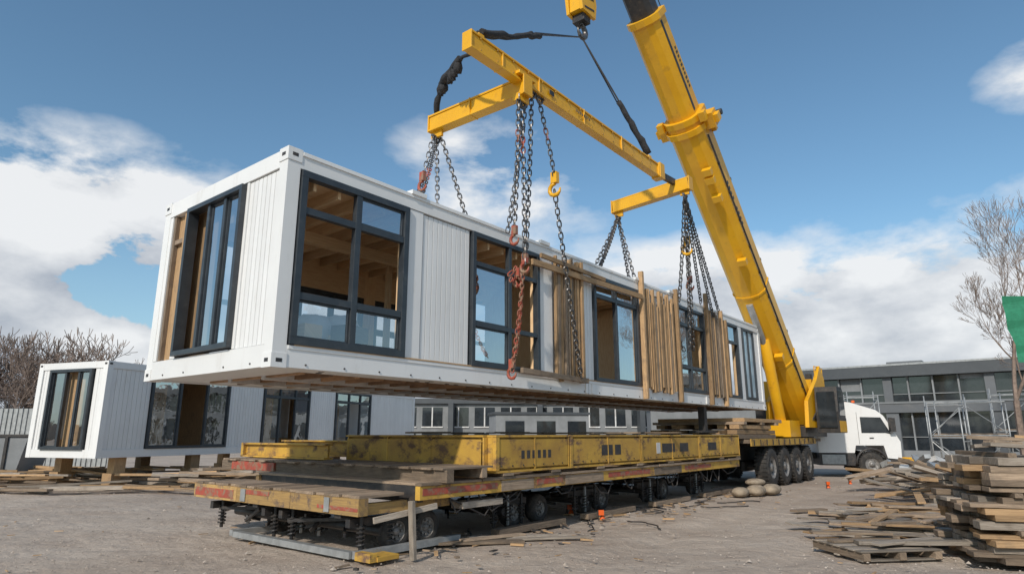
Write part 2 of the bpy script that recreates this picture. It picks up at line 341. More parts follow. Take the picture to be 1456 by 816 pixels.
# ------------------------------------------------------------------ spreader frame
sp=site('lifting_spreader_frame')
b=Bd(YC,BLK,YW)
zB=8.2
b.ibeam((2.65,-.8,zB+.05),(9.75,-.78,zB+.05),.2,.34,0,.04)
b.beam((2.66,-.87,zB+.05),(9.74,-.85,zB+.05),.012,.25,0); b.beam((2.66,-.73,zB+.05),(9.74,-.71,zB+.05),.012,.25,0)
for u in(2.66,3.5,4.6,6.2,7.8,9.7): b.box((u,-.79,zB+.05),(.03,.215,.35))
b.ibeam((4.15,-.95,zB-.2),(4.12,1.55,zB-.2),.24,.36,0,.04);b.beam((4.05,-.94,zB-.2),(4.03,1.54,zB-.2),.012,.27,0);b.beam((4.23,-.94,zB-.2),(4.21,1.54,zB-.2),.012,.27,0)
for v in(-.96,.4,1.56): b.box((4.13,v,zB-.2),(.26,.03,.38))
b.box((4.14,-.79,zB+.0),(.5,.34,.06));b.box((4.14,-.79,zB-.42),(.3,.16,.14))
b.box((4.12,1.4,zB-.43),(.06,.3,.18))
b.ibeam((10.85,-1.2,zB-.05),(10.88,1.1,zB-.2),.24,.34,0,.04);b.beam((10.74,-1.19,zB-.05),(10.77,1.09,zB-.2),.012,.26,0)
b.box((10.88,1.12,zB-.2),(.26,.03,.38));b.box((10.85,-1.22,zB-.05),(.26,.03,.38))
b.beam((9.75,-.79,zB+.0),(10.78,-.8,zB+.06),.1,.16,1);b.box((9.85,-.79,zB+.05),(.25,.26,.4))
b.box((10.88,.95,zB-.42),(.06,.25,.16));b.box((10.85,-1.05,zB-.26),(.06,.25,.16))
for u in(3.0,9.4): b.box((u,-.79,zB+.27),(.14,.05,.14))
for i in range(8): b.box((5.9+i*.07,-.9,zB+.06+U(-.01,.01)),(.035,.008,.06),None,1)
b.box((5.0,-.9,zB+.06),(.16,.008,.1),None,1)
for u in[2.9+.45*i for i in range(15)]: 
    for z in(-.06,.16): b.tube([(u,-.876,zB+z),(u,-.9,zB+z)],.02,6,2)
b.build('beams',sp,.01)
cb=Bd(CH,RED,YC)
EA=(4.12,1.42,zB-.5);J=(4.14,-.82,zB-.47)
zr=z1+.02
chain(cb,EA,(2.55,.12,zr),.05,m2=1,rng=(.5,.68));chain(cb,EA,(4.0,1.2,zr),0);chain(cb,(4.14,1.3,zB-.5),(4.5,.75,zr),.03);chain(cb,(4.1,1.5,zB-.5),(3.8,1.9,zr),.03)
chain(cb,J,(4.2,-.82,4.6),0,m2=1,rng=(.2,.3));chain(cb,(4.2,-.8,4.5),(4.3,-.45,2.75),-.02,m=1,sc_=.8)
chain(cb,(4.25,-.74,4.55),(4.6,-.3,3.1),.15,m=1,sc_=.7)
chain(cb,(4.45,-.82,zB-.2),(4.5,-.6,4.7),0);chain(cb,(4.42,-.72,zB-.2),(4.6,-.1,z1-.1),.03)
chain(cb,(4.0,-.86,zB-.4),(4.05,-.7,5.2),.0,m2=1,rng=(.25,.33))
chain(cb,(4.72,-.8,zB-.2),(5.25,-.76,6.6),0,m2=1,rng=(.3,.5));chain(cb,(5.25,-.76,6.35),(6.9,-.2,2.85),.12,sc_=1.1)
for p in((4.2,-.82,4.62),(4.3,-.45,2.8),(4.0,-.75,5.1),(4.5,-.6,4.7),(4.4,-.5,4.45)): hook(cb,p,1,1.0)
for k in range(9): link(cb,Vector((U(4.15,4.5),U(-.6,-.45),U(4.3,4.7))),Vector((U(-1,1),U(-1,1),U(-1,1))),Vector((0,.3,.9)),1,.13,.075,.013)
hook(cb,(5.25,-.76,6.45),2,1.4);hook(cb,(2.7,.25,5.95),1,1.0)
EC=(10.88,.98,zB-.5);JC=(10.85,-1.05,zB-.34)
for q in((8.3,.1,zr),(9.2,.8,zr),(9.9,1.6,zr),(10.1,.3,zr),(10.9,.5,zr)): chain(cb,EC,q,.04,sc_=1.1)
for q in((12.3,-.06,zr-.2),(13.0,-.1,zb+1.2),(13.9,-.05,zr),(14.8,-.05,zr-.3),(15.4,.0,zr)): chain(cb,JC,q,.05,sc_=1.2)
chain(cb,(11.0,-1.0,zB-.3),(12.7,-.12,4.0),.05,sc_=1.2)
for q in(EA,J,EC,JC,(4.45,-.82,zB-.12),(4.72,-.8,zB-.12)): shackle(cb,q,0,1.2)
hook(cb,(11.6,-.7,6.7),2,1.5);hook(cb,(12.6,-.3,5.9),1,1.2)
cb.build('chains',sp)
HK=Vector((7.62,0,11.3))
b=Bd(SLG,BLK)
def sling(p,q,r,n=10,sag=0,m=0):
    p=Vector(p);q=Vector(q); pts=[];rs=[]
    for i in range(n+1):
        t=i/n; pts.append(p.lerp(q,t)+Vector((U(-1,1)*r*.3,U(-1,1)*r*.3,-4*sag*t*(1-t)+U(-1,1)*r*.3))); rs.append(r*U(.8,1.15))
    b.tube(pts,rs,8,m)
N1=Vector((3.0,-.79,zB+.4)); m1=N1.lerp(HK,.5)
sling(N1,m1,.06,12,.05);sling(N1+Vector((0,.08,0)),N1.lerp(HK,.42),.05,8,.08)
b.tube([m1,HK],.018,5,1);b.tube([m1+Vector((0,.12,.1)),HK],.018,5,1)
F1=Vector((9.4,-.79,zB+.4)); m2=F1.lerp(HK,.45)
sling(F1,m2,.065,12,0);sling(F1+Vector((.08,.1,0)),m2+Vector((.1,.1,.1)),.05,10,0)
b.tube([m2,HK],.022,5,1);b.tube([m2+Vector((.15,.1,0)),HK],.018,5,1);b.tube([m2+Vector((-.15,.1,.3)),HK],.018,5,1)
sling((4.12,1.45,zB+.03),(3.9,1.1,zB+.5),.06,6);sling((3.9,1.1,zB+.5),(3.4,.1,zB+.42),.08,7,.03);sling((3.4,.1,zB+.42),(3.1,-.75,zB+.15),.04,6)
for k in range(16): 
    t=R(); p=Vector((3.98,1.2,zB+.45)).lerp(Vector((3.4,.1,zB+.42)),t); b.blob(p+Vector((0,0,-.1)),(U(.1,.2),U(.08,.16),U(.1,.3)),0,4,j=.35)
b.build('slings',sp)
# ------------------------------------------------------------------ mobile crane
cr=site('mobile_crane')
P0=Vector((23.7,0,2.18));PT=Vector((7.62,0,17.25));D=(PT-P0).normalized();UP=Vector((0,1,0)).cross(D)*-1
if UP.z<0: UP=-UP
SD=Vector((0,1,0)); LT=(PT-P0).length
MB=Matrix((D,SD,UP)).transposed()
def oct_(w,h,c=.28):
    x=w/2;y=h/2;c=c*w
    return [(-x+c*.35,y),(x-c*.35,y),(x,y-c*.35),(x,-y+c*1.1),(x-c*.55,-y+c*.3),(x-c*1.3,-y),(-x+c*1.3,-y),(-x+c*.55,-y+c*.3),(-x,-y+c*1.1),(-x,y-c*.35)]
def Pb(s,off=0,side=0): return P0+D*s+UP*off+SD*side
b=Bd(YC,BLK,GAL)
s1=.6195*LT;s2=.775*LT
b.prism(oct_(1.12,1.2),Pb(0),SD,UP,D,s1)
b.prism(oct_(.92,.98),Pb(s1),SD,UP,D,s2-s1)
b.prism(oct_(.74,.8),Pb(s2),SD,UP,D,LT-s2,1)
for s,w,h in((s1-.35,1.3,1.36),(s1-.0,1.2,1.28),(s2-.12,1.04,1.12),(s1*.5,1.17,1.25),(s1*.25,1.17,1.25)):
    b.prism(oct_(w,h),Pb(s),SD,UP,D,.2 if s>s1-.5 else .08)
for sd_ in(-1,1):
    b.box(Pb(s1-.2,.1,sd_*.76),(.5,.32,.45),MB);b.box(Pb(s1-.2,.1,sd_*.98),(.26,.14,.3),MB)
    b.tube([Pb(s1-.2,.45,sd_*.75),Pb(s1-.2,.45,sd_*1.05)],.1,10,1)
    b.box(Pb(s1+.1,-.3,sd_*.7),(.3,.2,.25),MB);b.box(Pb(s1-.55,.35,sd_*.68),(.3,.16,.2),MB)
for s,o in((s1-1.6,-.72),(s1-1.9,-.72),(s1-2.6,-.7),(s1*.62,-.68),(s1*.3,-.68)): b.box(Pb(s,o,-.35),(.22,.3,.2),MB,0)
for s in(s1*.55,s1*.8,s1*.3): b.box(Pb(s,.7,-.3),(.25,.2,.22),MB,0);b.tube([Pb(s,.82,-.45),Pb(s,.82,.45)],.07,8,1)
for k in(-.25,.2): b.beam(Pb(.5,.612,k),Pb(s1-.5,.612,k),.05,.014,1)
b.beam(Pb(s1+.3,-.1,-.467),Pb(s2-.2,-.1,-.467),.012,.14,1)
for i,s in enumerate([s1*.70+.2*i for i in range(9)]):
    if i!=4: b.box(Pb(s,.02,-.563),(.11,.008,.2+.03*(i%3)),MB,1)
for i,s in enumerate([s1+1.0+.14*i for i in range(10)]): b.box(Pb(s,.22,-.465),(.08,.008,.12+.02*(i%3)),MB,1)
for k in(-.3,.0,.28): b.tube([Pb(0,.95,k),Pb(s1*.5,.84,k),Pb(LT,.7,k)],.016,4,1)
b.tube([Pb(.5,-.1,-.6),Pb(s1-.6,-.15,-.6)],.03,6,1)
for s in [i*1.1+1 for i in range(11)]: b.box(Pb(s,-.12,-.58),(.08,.06,.12),MB,1)
b.box(Pb(LT,0,0),(.9,.8,1.0),MB,0)
for k in(-.1,.1,-.03,.04): b.tube([PT+Vector((0,k,-.3)),HK+Vector((0,k,1.5))],.014,4,1)
b.build('telescopic_boom',cr,.012)
b=Bd(YC,BLK,CH)
hp=HK+Vector((0,0,.85))
prof=[(-.3,-.3),(.3,-.3),(.36,.1),(.3,.5),(.12,.66),(-.12,.66),(-.3,.5),(-.36,.1)]
for v in(-.24,.16): b.prism(prof,hp+Vector((0,v,0)),(1,0,0),(0,0,1),(0,1,0),.08)
b.lathe([(.02,-.14),(.3,-.14),(.25,-.05),(.25,.05),(.3,.14),(.02,.14)],hp+Vector((0,0,.2)),(0,1,0),20,1)
b.box(hp+Vector((0,.0,.1)),(.56,.3,.7),None,0)
for z in(-.15,.15,.4): b.beam(hp+Vector((-.22,-.247,z-.05)),hp+Vector((.22,-.247,z+.05)),.006,.05,1)
b.box(hp+Vector((0,0,-.38)),(.3,.34,.2),None,1)
pts=[hp+Vector((math.cos(a)*.17,0,-.68+math.sin(a)*.17)) for a in [math.pi*(.5-k*.17) for k in range(10)]]
b.tube(pts,[.06,.065,.07,.075,.075,.07,.06,.05,.035,.02],8,2);b.tube([hp+Vector((0,0,-.35)),hp+Vector((0,0,-.52))],.06,8,2)
b.build('hook_block',cr,.01)
def wheel(b,c,ax,Rr=.55,W=.36,lug=True):
    c=Vector(c);ax=Vector(ax)
    b.lathe([(Rr*.55,-W/2),(Rr*.7,-W/2-.01),(Rr*.9,-W/2),(Rr*.985,-W/2+.05),(Rr,-W*.2),(Rr,W*.2),(Rr*.985,W/2-.05),(Rr*.9,W/2),(Rr*.7,W/2+.01),(Rr*.55,W/2)],c,ax,32,0)
    for s in(-1,1):
        b.lathe([(Rr*.56,s*W*.47),(Rr*.5,s*W*.3),(Rr*.3,s*W*.22),(Rr*.2,s*W*.25),(Rr*.19,s*W*.45),(Rr*.02,s*W*.46)],c,ax,24,1)
        x=Vector((0,0,1));y=ax.cross(x)
        for k in range(8):
            a=k*math.pi/4; p=c+ax*(s*W*.27)+(x*math.cos(a)+y*math.sin(a))*Rr*.38; b.tube([p,p+ax*s*.03],.02,6,1)
    if lug:
        x=Vector((0,0,1));y=ax.cross(x)
        for k in range(30):
            a=2*math.pi*k/30
            r=x*math.cos(a)+y*math.sin(a);t=ax.cross(r)
            for s in(-1,1): b.box(c+r*(Rr+.004)+ax*s*W*.27+t*(.03*s),(.03,.05,W*.4),Matrix((r,t,ax)).transposed(),0)
WR_=.64;WU=(17.9,19.35,20.8,22.25)
b=Bd(RUB,HUB)
for u in WU:
    for v in(-.3,2.4): wheel(b,(u,v,WR_),(0,1,0),WR_,.42)
b.build('wheels',cr)
b=Bd(BLK,YC,TIW,YW,GLD,GAL,RED,WH)
b.bx(16.4,24.5,.3,.55,.85,1.3,0);b.bx(16.4,24.5,1.7,1.95,.85,1.3,0)
for u in WU: b.tube([(u,0,WR_),(u,2.4,WR_)],.1,8,0);b.bx(u-.4,u+.4,.3,.42,.5,.8,0)
b.bx(16.0,24.3,-.5,2.75,1.42,1.54,2);b.bx(15.9,23.4,-.54,-.505,1.34,1.56,3)
for u in[16.1+i*.62 for i in range(12)]: b.bx(u,u+.05,-.565,-.542,1.36,1.54,0)
b.bx(17.0,23.3,-.45,2.7,1.32,1.415,0)
b.bx(22.0,25.0,-.6,1.8,1.6,2.0,0)
b.lathe([(1.0,0),(1.0,.2),(.9,.25)],(23.6,.6,1.45),(0,0,1),24,0)
side=[(-1.7,0),(1.3,0),(1.3,2.0),(.8,2.5),(.1,1.9),(-1.5,1.0)]
b.prism(side,(23.4,-.78,1.95),(1,0,0),(0,0,1),(0,1,0),.14,1)
b.prism(side,(23.4,.66,1.95),(1,0,0),(0,0,1),(0,1,0),.14,1)
b.bx(23.6,24.9,-.6,1.8,2.0,3.1,0);b.bx(23.8,24.9,-.5,1.7,3.1,3.9,1);b.bx(24.9,25.4,-.6,1.9,1.8,3.3,1)
b.bx(23.9,24.8,-.55,-.505,3.2,3.75,0)
for v in(-.4,.3): b.bx(24.1,24.4,v,v+.2,3.9,4.15,0)
for k in range(4): b.tube([(23.6+k*.4,-.7,3.3),(23.6+k*.4,-.7,4.4)],.02,5,1)
b.tube([(23.6,-.7,4.4),(24.8,-.7,4.4)],.02,5,1);b.tube([(23.6,-.7,3.9),(24.8,-.7,3.9)],.02,5,1)
for k in range(7): b.tube([(22.1+.2*k,-.7,2.0),(22.5+.2*k,-.86,2.5),(23.0+.15*k,-.85,2.2+.2*k),(23.4+.1*k,-.7,3.2)],.025,5,0)
b.prism([(0,0),(1.1,0),(1.1,1.5),(.85,1.75),(.1,1.75),(-.05,.8)],(22.6,-1.65,1.75),(1,0,0),(0,0,1),(0,1,0),.8,0)
b.prism([(.1,.65),(1.0,.65),(1.0,1.4),(.8,1.62),(.18,1.62)],(22.6,-1.665,1.75),(1,0,0),(0,0,1),(0,1,0),.01,4)
b.bx(22.53,22.56,-1.58,-.93,1.95,3.3,4);b.bx(22.6,23.7,-1.66,-1.651,1.78,2.2,1)
b.tube([(21.0,.0,1.9),Pb(4.9,-.55)],.2,14,1);b.tube([Pb(4.2,-.7),Pb(6.6,-.62)],.12,12,5)
b.bx(20.6,21.9,-.4,.4,1.6,2.2,1)
for i in range(6): b.beam((20.9,-.3+.1*i,2.0),(22.8,-.3+.1*i,2.05),.04,.04,0)
b.build('carrier_and_turret',cr,.01)
# ------------------------------------------------------------------ trailer platform
tr=site('platform_trailer')
b=Bd(TIW,YT,RED,BLK,YW,GAL,TIG)
b.bx(2.35,15.4,-.3,-.2,.76,.955,4);b.bx(2.35,15.4,4.1,4.2,.76,.955,1)
for u0,u1 in((2.4,4.1),(5.2,6.0),(7.7,9.6),(11.5,13.2)): b.bx(u0,u1,-.306,-.3005,.82,.92,2)
for u0,u1 in((4.2,5.1),(6.1,7.5),(9.8,11.3)): b.bx(u0,u1,-.306,-.3005,.77,.94,0)
u=2.35
while u<15.3:
    l=U(1.2,2.6); b.bx(u,min(15.4,u+l),-.33+U(-.03,.01),-.19,.958,.99+U(0,.02),0); u+=l+.01
u=2.4
while u<15.3: 
    w=U(.18,.24); b.bx(u,u+w,-.18+U(0,.03),4.2,.958,.99+U(0,.012),0); u+=w+.012
for u in(2.4,4.5,7,9.5,12,15.3): b.bx(u,u+.12,-.19,4.09,.72,.955,3)
for v0,v1,mm in((-.05,1.6,1),(1.61,3.2,1),(3.21,4.7,1)): b.bx(1.45,1.62,v0,v1,.6,.83,mm)
b.bx(1.443,1.4495,-.04,.9,.66,.71,2);b.bx(1.443,1.4495,3.3,4.65,.64,.78,2);b.bx(1.443,1.4495,2.2,2.9,.74,.81,2)
b.bx(1.43,1.4425,.6,.72,.62,.82,5);b.bx(1.43,1.4425,2.9,3.05,.62,.82,5)
v=-.05
while v<4.7:
    w=U(.18,.25); b.bx(1.5+U(-.05,.05),2.34+U(-.1,.0),v,v+w,.832,.865+U(0,.01),0); v+=w+.012
b.bx(1.63,3.3,.02,.14,.6,.75,1);b.bx(1.63,3.3,4.5,4.62,.6,.75,1)
b.bx(3.32,4.3,-.25,.0,.56,.66,6)
def bogie(u,v0,v1,s=1):
    for v in(v0,v1):
        b.bx(u-.55*s,u+.9*s,v-.05,v+.05,.42,.54,3)
        for k in range(3):
            uu=u-.4*s+k*.5*s
            pts=[(uu+.06*math.cos(a),v-.12+.06*math.sin(a),.16+a*.009) for a in [i*.7 for i in range(50)]]
            b.tube(pts,.014,4,3)
            b.tube([(uu,v-.12,.1),(uu,v-.12,.62)],.03,6,5 if k==1 else 3)
    b.tube([(u,v0-.1,.33),(u,v1+.1,.33)],.07,10,3);b.tube([(u+.6*s,v0-.1,.33),(u+.6*s,v1+.1,.33)],.07,10,3)
    for k in range(14):
        b.beam((u+U(-.5,.8),U(v0,v1),U(.2,.55)),(u+U(-.5,.8),U(v0,v1),U(.2,.55)),.04,.05,3)
    b.bx(u-.6*s,u+1.0*s,v0+.1,v0+.25,.54,.6,3)
bogie(2.1,.3,2.0);bogie(2.1,2.5,4.2)
b.bx(1.55,3.6,.05,.16,.03,.13,5);b.bx(1.5,1.62,.17,3.3,.03,.12,5);b.bx(1.5,1.63,-.28,.04,.03,.14,4);b.bx(1.62,2.0,-.3,.04,.03,.09,4)
b.bx(1.55,3.6,3.4,3.5,.03,.12,5)
for u in(5.0,7.6,10.6,13.4): bogie(u,.4,2.8,.8)
for u in(5.2,8,11,14): b.bx(u-.8,u+1.2,-.1,.1,.02,.12,0)
b.beam((2.15,-.42,0),(2.12,-.38,.78),.06,.09,6);b.beam((1.6,-.2,.55),(2.6,-.4,.68),.04,.08,6)
for k in range(14):
    u=U(2.5,14.5);l=U(.4,1.2); b.tube([(u,-.2,.74),(u+l*.3,-.22,.74-U(.1,.3)),(u+l*.7,-.22,.74-U(.1,.35)),(u+l,-.2,.74)],.015,5,3)
b.build('deck_and_undercarriage',tr,.006)
b=Bd(RUB,HUB)
for u,vv in((2.35,.25),(2.95,.25),(2.35,3.2),(5.3,.4),(6.1,.4),(7.9,.5),(8.6,.5),(10.9,.5),(11.7,.5),(13.7,.5)): wheel(b,(u,vv,.3),(0,1,0),.27,.2,False)
b.build('bogie_wheels',tr)
ys=site('yellow_steel_frame')
b=Bd(YW,BLK,TIW,YT,RED,WHD,TIM)
b.bx(2.75,2.9,-.45,6.3,.99,1.17,2);b.bx(3.6,3.72,-.4,6.0,1.02,1.17,2)
v=-.4
while v<6.1: w=U(.2,.26); b.bx(2.72+U(-.08,.05),3.85+U(-.1,.05),v,v+w,1.172,1.2+U(0,.01),2); v+=w+.01
b.bx(2.7,2.745,4.2,5.8,1.0,1.16,4)
for u in(4.2,5.6,7.2,8.9,10.5,12.2,13.8,15.1): b.bx(u,u+.28,-.35,3.9,1.015,1.06,2)
def sideI(p,q,h=.52,w=.2): b.ibeam(p,q,w,h,0,.035)
hc=.62;zc=1.065+hc/2
for u0,u1 in((4.0,6.2),(6.22,9.1),(9.12,12.4),(12.42,15.4)):
    for v in(-.25,3.5): sideI((u0,v,zc),(u1,v,zc),hc)
    for uu in(u0+.02,(u0+u1)/2,u1-.02): b.box((uu,-.25,zc),(.025,.19,hc-.08))
    b.bx(u0+.05,u1-.05,-.335,-.325,zc-.24,zc+.24,0)
    b.bx(u0+.0,u0+.09,-.35,-.336,zc-.27,zc+.27,0)
    n=int((u1-u0)/.3)
    for i in range(n): b.tube([(u0+.15+i*.3,-.34,zc-.2),(u0+.15+i*.3,-.352,zc-.2)],.015,6,1)
sideI((4.0,-.15,zc),(4.0,3.6,zc),hc)
b.bx(3.905,3.915,-.1,3.55,zc-.24,zc+.24,0)
for v in(-.15,1.1,2.3,3.5): b.box((3.95,v,zc),(.1,.03,hc-.08))
sideI((15.4,-.15,zc),(15.4,3.6,zc),hc)
for u in(6.2,9.1,12.4): sideI((u,-.1,zc),(u,3.4,zc),.45)
for u,w in((7.4,.45),(7.95,.25),(10.2,.7),(11.2,.5),(13.0,.6)): b.bx(u,u+w,-.34,-.3352,zc-.1,zc+.11,1)
for u in[4.7+.16*i for i in range(6)]: b.bx(u,u+.09,-.34,-.3352,zc-.09,zc+.05,1)
b.bx(9.9,10.1,-.341,-.3353,zc-.12,zc+.13,5)
sideI((3.3,3.3,1.37),(3.3,6.4,1.37),.3,.2);sideI((4.4,3.5,1.4),(4.4,6.6,1.4),.34)
b.bx(3.2,4.5,6.3,6.4,1.22,1.5,0)
for k in range(22): 
    u=U(4.2,15); b.box((u,U(.2,3.2),1.72+U(0,.02)),(U(.8,2.4),U(.1,.2),.03),Matrix.Rotation(U(-.15,.15)+(math.pi/2 if R()<.4 else 0),3,'Z'),2)
b.build('girders',ys,.005)
ts=site('timber_bearer_stack')
b=Bd(TIM,TIW,BLK)
for i,z in enumerate((1.56,1.7,1.86)):
    for v in(-.3,.2,.9,1.6,2.2): b.bx(15.2+U(-.3,.1)+.3*i,19.3+U(-.3,.3)-.4*i,v,v+.3,z,z+.13,0 if i else 1)
for u in(15.8,17.5,19): b.bx(u,u+.25,-.4,2.7,2.0,2.08,1)
b.bx(16,19.8,-.35,2.6,2.085,2.2,0);b.bx(14.2,14.4,.2,.4,1.7,2.5,2);b.bx(13.7,14.9,.1,.5,1.74,1.8,2)
b.build('bearers',ts,.006)
sk=site('sandbag_pile')
b=Bd(SACK)
for p,s in(((14.9,-.9,.13),(.8,.5,.3)),((15.6,-1.1,.13),(.8,.5,.3)),((14.2,-.7,.12),(.7,.45,.26)),((15.2,-.8,.34),(.65,.4,.2))):
    b.blob(p,s,0,12,U(-.4,.4),.03)
b.build('sacks',sk)
def marker(x,y,h=.35):
    e=empty('marker_flag',(x,y,0)); b=Bd(ORG,BLK); b.tube([(0,0,0),(0,0,h)],.012,5,1); b.box((.06,0,h-.05),(.12,.006,.1)); 
    b.lathe([(.07,0),(.06,.02),(.02,.12),(.0,.13)],(0.1,.1,0),(0,0,1),10,0); b.build('flag',e)
for x,y in((1.75,13.6),(11.8,23.2),(12.6,22.9),(10.2,21.5),(1.2,14.6),(14.3,24.5)): marker(x,y,.2)
db=site('ground_debris');b=Bd(TIW,BLK,TIM,WHD,GAL)
for k in range(170):
    u=U(1,17);v=-U(.1,1.3)**1.5 if R()<.6 else U(0,4); s=U(.03,.3)
    b.box((u,v,.012+U(0,.02)),(s,U(.02,.08),U(.01,.03)),Euler((U(-.1,.1),U(-.15,.15),U(0,3))).to_matrix(),random.choice((0,0,0,1,2,2)))
for k in range(9):
    u=U(2,14);v=U(-1.0,-.1);pts=[(u,v,.02)];a=U(0,6)
    for i in range(12): a+=U(-.7,.7);u+=.14*math.cos(a);v+=.1*math.sin(a);pts.append((u,v,.02))
    b.tube(pts,.014,5,1)
b.build('scraps',db)
# ------------------------------------------------------------------ loose planks
def plankpile(name,boards,mats=(TIG,TIW,TIM)):
    e=empty(name,boards[0][0]); b=Bd(*mats); o=Vector(boards[0][0])
    for c,s,r,m in boards: b.box(Vector(c)-o,s,Euler(r).to_matrix(),m)
    b.build('boards',e,.004)
bd=[]
z=.03;base=math.radians(-14)
lay=0
while z<1.35:
    t=random.choice((.05,.06,.08,.10)); a=base+U(-.05,.05); n=6; ll=U(2.4,3.0)
    for k in range(n):
        L_=(ll+U(-.2,.2))*(1 if z<1 else .85); w=U(.22,.265)
        off=Vector((U(-.1,.12),-.7+k*.27,0)); off=Matrix.Rotation(a,3,'Z')@off
        bd.append(((7.75+off.x,9.35+off.y,z+t/2+U(0,.006)),(L_,w,t),(U(-.015,.015),U(-.008,.008),a+U(-.03,.03)),random.choice((0,0,0,1,1,2))))
    z+=t+U(.0,.01)
    if lay%5==4:
        for k in(-.9,.7): 
            q=Matrix.Rotation(base,3,'Z')@Vector((k,0,0)); bd.append(((7.75+q.x,9.35+q.y,z+.03),(.1,1.7,.06),(0,0,base),1))
        z+=.065
    lay+=1
for k in range(7): bd.append(((U(7.2,8.4),U(8.9,10),z+.04+k*.02),(U(1,2),U(.12,.25),.05),(U(-.1,.1),U(-.1,.1),base+U(-.5,.5)),random.choice((0,1,2))))
plankpile('stacked_planks',bd)
bd=[]
for k in range(130):
    x=U(5.2,9.8);y=U(9.6,15.5)
    if x/y>.80 and y<11: continue
    if x/y<.42+.12*R(): continue
    lvl=random.choice((0,0,1,1,2,3)) * max(0,min(1,(x/y-.42)*5))
    bd.append(((x,y,.04+lvl*.08),(U(.7,2.4),U(.09,.26),U(.025,.06)),(U(-.07,.07),U(-.08,.08),random.choice((-.3,.5,.9,-.1))+U(-.4,.4)),random.choice((0,0,1,1,2))))
for k in range(80):
    x=U(10.5,15);y=U(15,21); bd.append(((x,y,.1+U(0,.6)),(U(.7,3),U(.09,.3),U(.03,.1)),(U(-.3,.3),U(-.3,.3),U(-1,1)),random.choice((0,0,1,1,2))))
plankpile('scattered_planks',bd)
for (px,py,pa) in((5.3,9.9,.15),(6.3,11.3,-.3),(7.2,13.0,.4)):
    bd=[];M=Matrix.Rotation(pa,3,'Z')
    for k in range(7): q=M@Vector((0,-.5+k*.165,.13)); bd.append(((px+q.x,py+q.y,q.z),(1.25,.12,.022),(0,0,pa),0))
    for k in(-.55,0,.55): q=M@Vector((k,0,.065)); bd.append(((px+q.x,py+q.y,q.z),(.1,1.15,.1),(0,0,pa),1))
    for k in(-.5,0,.5): q=M@Vector((0,k,.012)); bd.append(((px+q.x,py+q.y,q.z),(1.25,.1,.02),(0,0,pa),0))
    for k in range(3): q=M@Vector((U(-.2,.4),U(-.4,.4),.165+.04*k)); bd.append(((px+q.x,py+q.y,q.z),(U(1,1.8),.16,.035),(0,U(-.03,.03),pa+U(-.5,.5)),random.choice((0,1,2))))
    plankpile('wooden_pallet',bd)
bd=[((-1.0,10.9,.04),(1.9,.2,.04),(0,.0,.35),0),((-.6,10.7,.035),(1.6,.22,.04),(0,.01,.2),1),((.1,11.2,.04),(1.7,.18,.04),(0,.02,.3),0),((.6,11.1,.04),(1.4,.15,.03),(0,-.01,.15),0),((-.3,10.95,.075),(1.2,.15,.03),(0,0,.6),1)]
plankpile('ground_planks',bd)
bd=[]
for k in range(150):
    x=U(-21,-8.5);y=U(19.5,24.5)
    bd.append(((x,y,.06+U(0,.5)*(1 if y>20.5 else .3)),(U(1,4),U(.08,.25),U(.04,.1)),(U(-.06,.06),U(-.06,.06),U(-.5,.5)),random.choice((0,1,1,2))))
plankpile('lumber_heap',bd)
sh=empty('scrap_heap',(15.5,21,0)); b=Bd(GAL,WHD,BLK,TIW)
for k in range(120): 
    p=Vector((U(-3,6),U(-2.5,3.5),U(.05,.8)));b.box(p,(U(.3,1.8),U(.04,.3),U(.03,.2)),Euler((U(-.5,.5),U(-.5,.5),U(0,3))).to_matrix(),random.choice((0,0,1,2,2,3)))
for k in range(3): b.blob((U(2,5),U(0,2),.5),(U(1.4,2.4),U(.8,1.4),U(.7,1.0)),1,9,U(0,3),.05)
b.build('scrap',sh)
# ------------------------------------------------------------------ rear module on stands
rm_=empty('parked_modular_building',(-12.7,20,0),math.radians(70))
q0=.98;q1=q0+2.98;LR=20;WR=3.1
b=Bd(WH,BLK)
for v0,v1 in((0,.15),(WR-.15,WR)):
    b.bx(.15,LR-.15,v0,v1,q0,q0+.25);b.bx(.15,LR-.15,v0,v1,q1-.22,q1)
for u0,u1 in((0,.15),(LR-.15,LR)):
    b.bx(u0,u1,.15,WR-.15,q0,q0+.25);b.bx(u0,u1,.15,WR-.15,q1-.22,q1)
for u in(.09,LR-.09):
    for v in(.09,WR-.09): b.bx(u-.1,u+.1,v-.1,v+.1,q0-.005,q1+.005); b.box((u,v,q1-.08),(.22,.1,.06),None,1);b.box((u,v,q1-.08),(.1,.22,.06),None,1)
b.bx(.1,LR-.1,.1,WR-.1,q1-.05,q1-.02);b.bx(.1,LR-.1,.1,WR-.1,q0+.05,q0+.1)
sd=b;fr=Bd(AN);gl=Bd(GL,GLF);tb=Bd(PLY,TIM)
a0=q0+.25;a1=q1-.22
x=.2
for w0,w1,ms in((1.7,5.2,(2.9,4.1)),(7.1,10.1,(8.1,9.1)),(12.1,15.2,(13.2,14.2))):
    siding(sd,F,x,w0-.02,a0,a1,pitch=.16); window(fr,gl,F,w0,w1,a0,a1,mull=ms,trans=(a1-.5,) if w0>6 else (),skip=((1,0),),refl=((0,0),(2,0)) if w0<6 else ((2,0),));x=w1+.02
siding(sd,F,x,LR-.2,a0,a1,pitch=.16)
siding(sd,E,.2,.55,a0,a1,pitch=.16);window(fr,gl,E,.6,2.5,a0,a1,mull=(1.2,1.8),skip=((1,0),),w=.09,d0=-.07);siding(sd,E,2.55,WR-.2,a0,a1)
wallopen(sd,.2,LR-.2,a0,a1,WR-.1,WR-.04,[(2,3.2,a0+.3,a1-.4),(8,9.5,a0+.3,a1-.4),(13,14.5,a0+.3,a1-.4)])
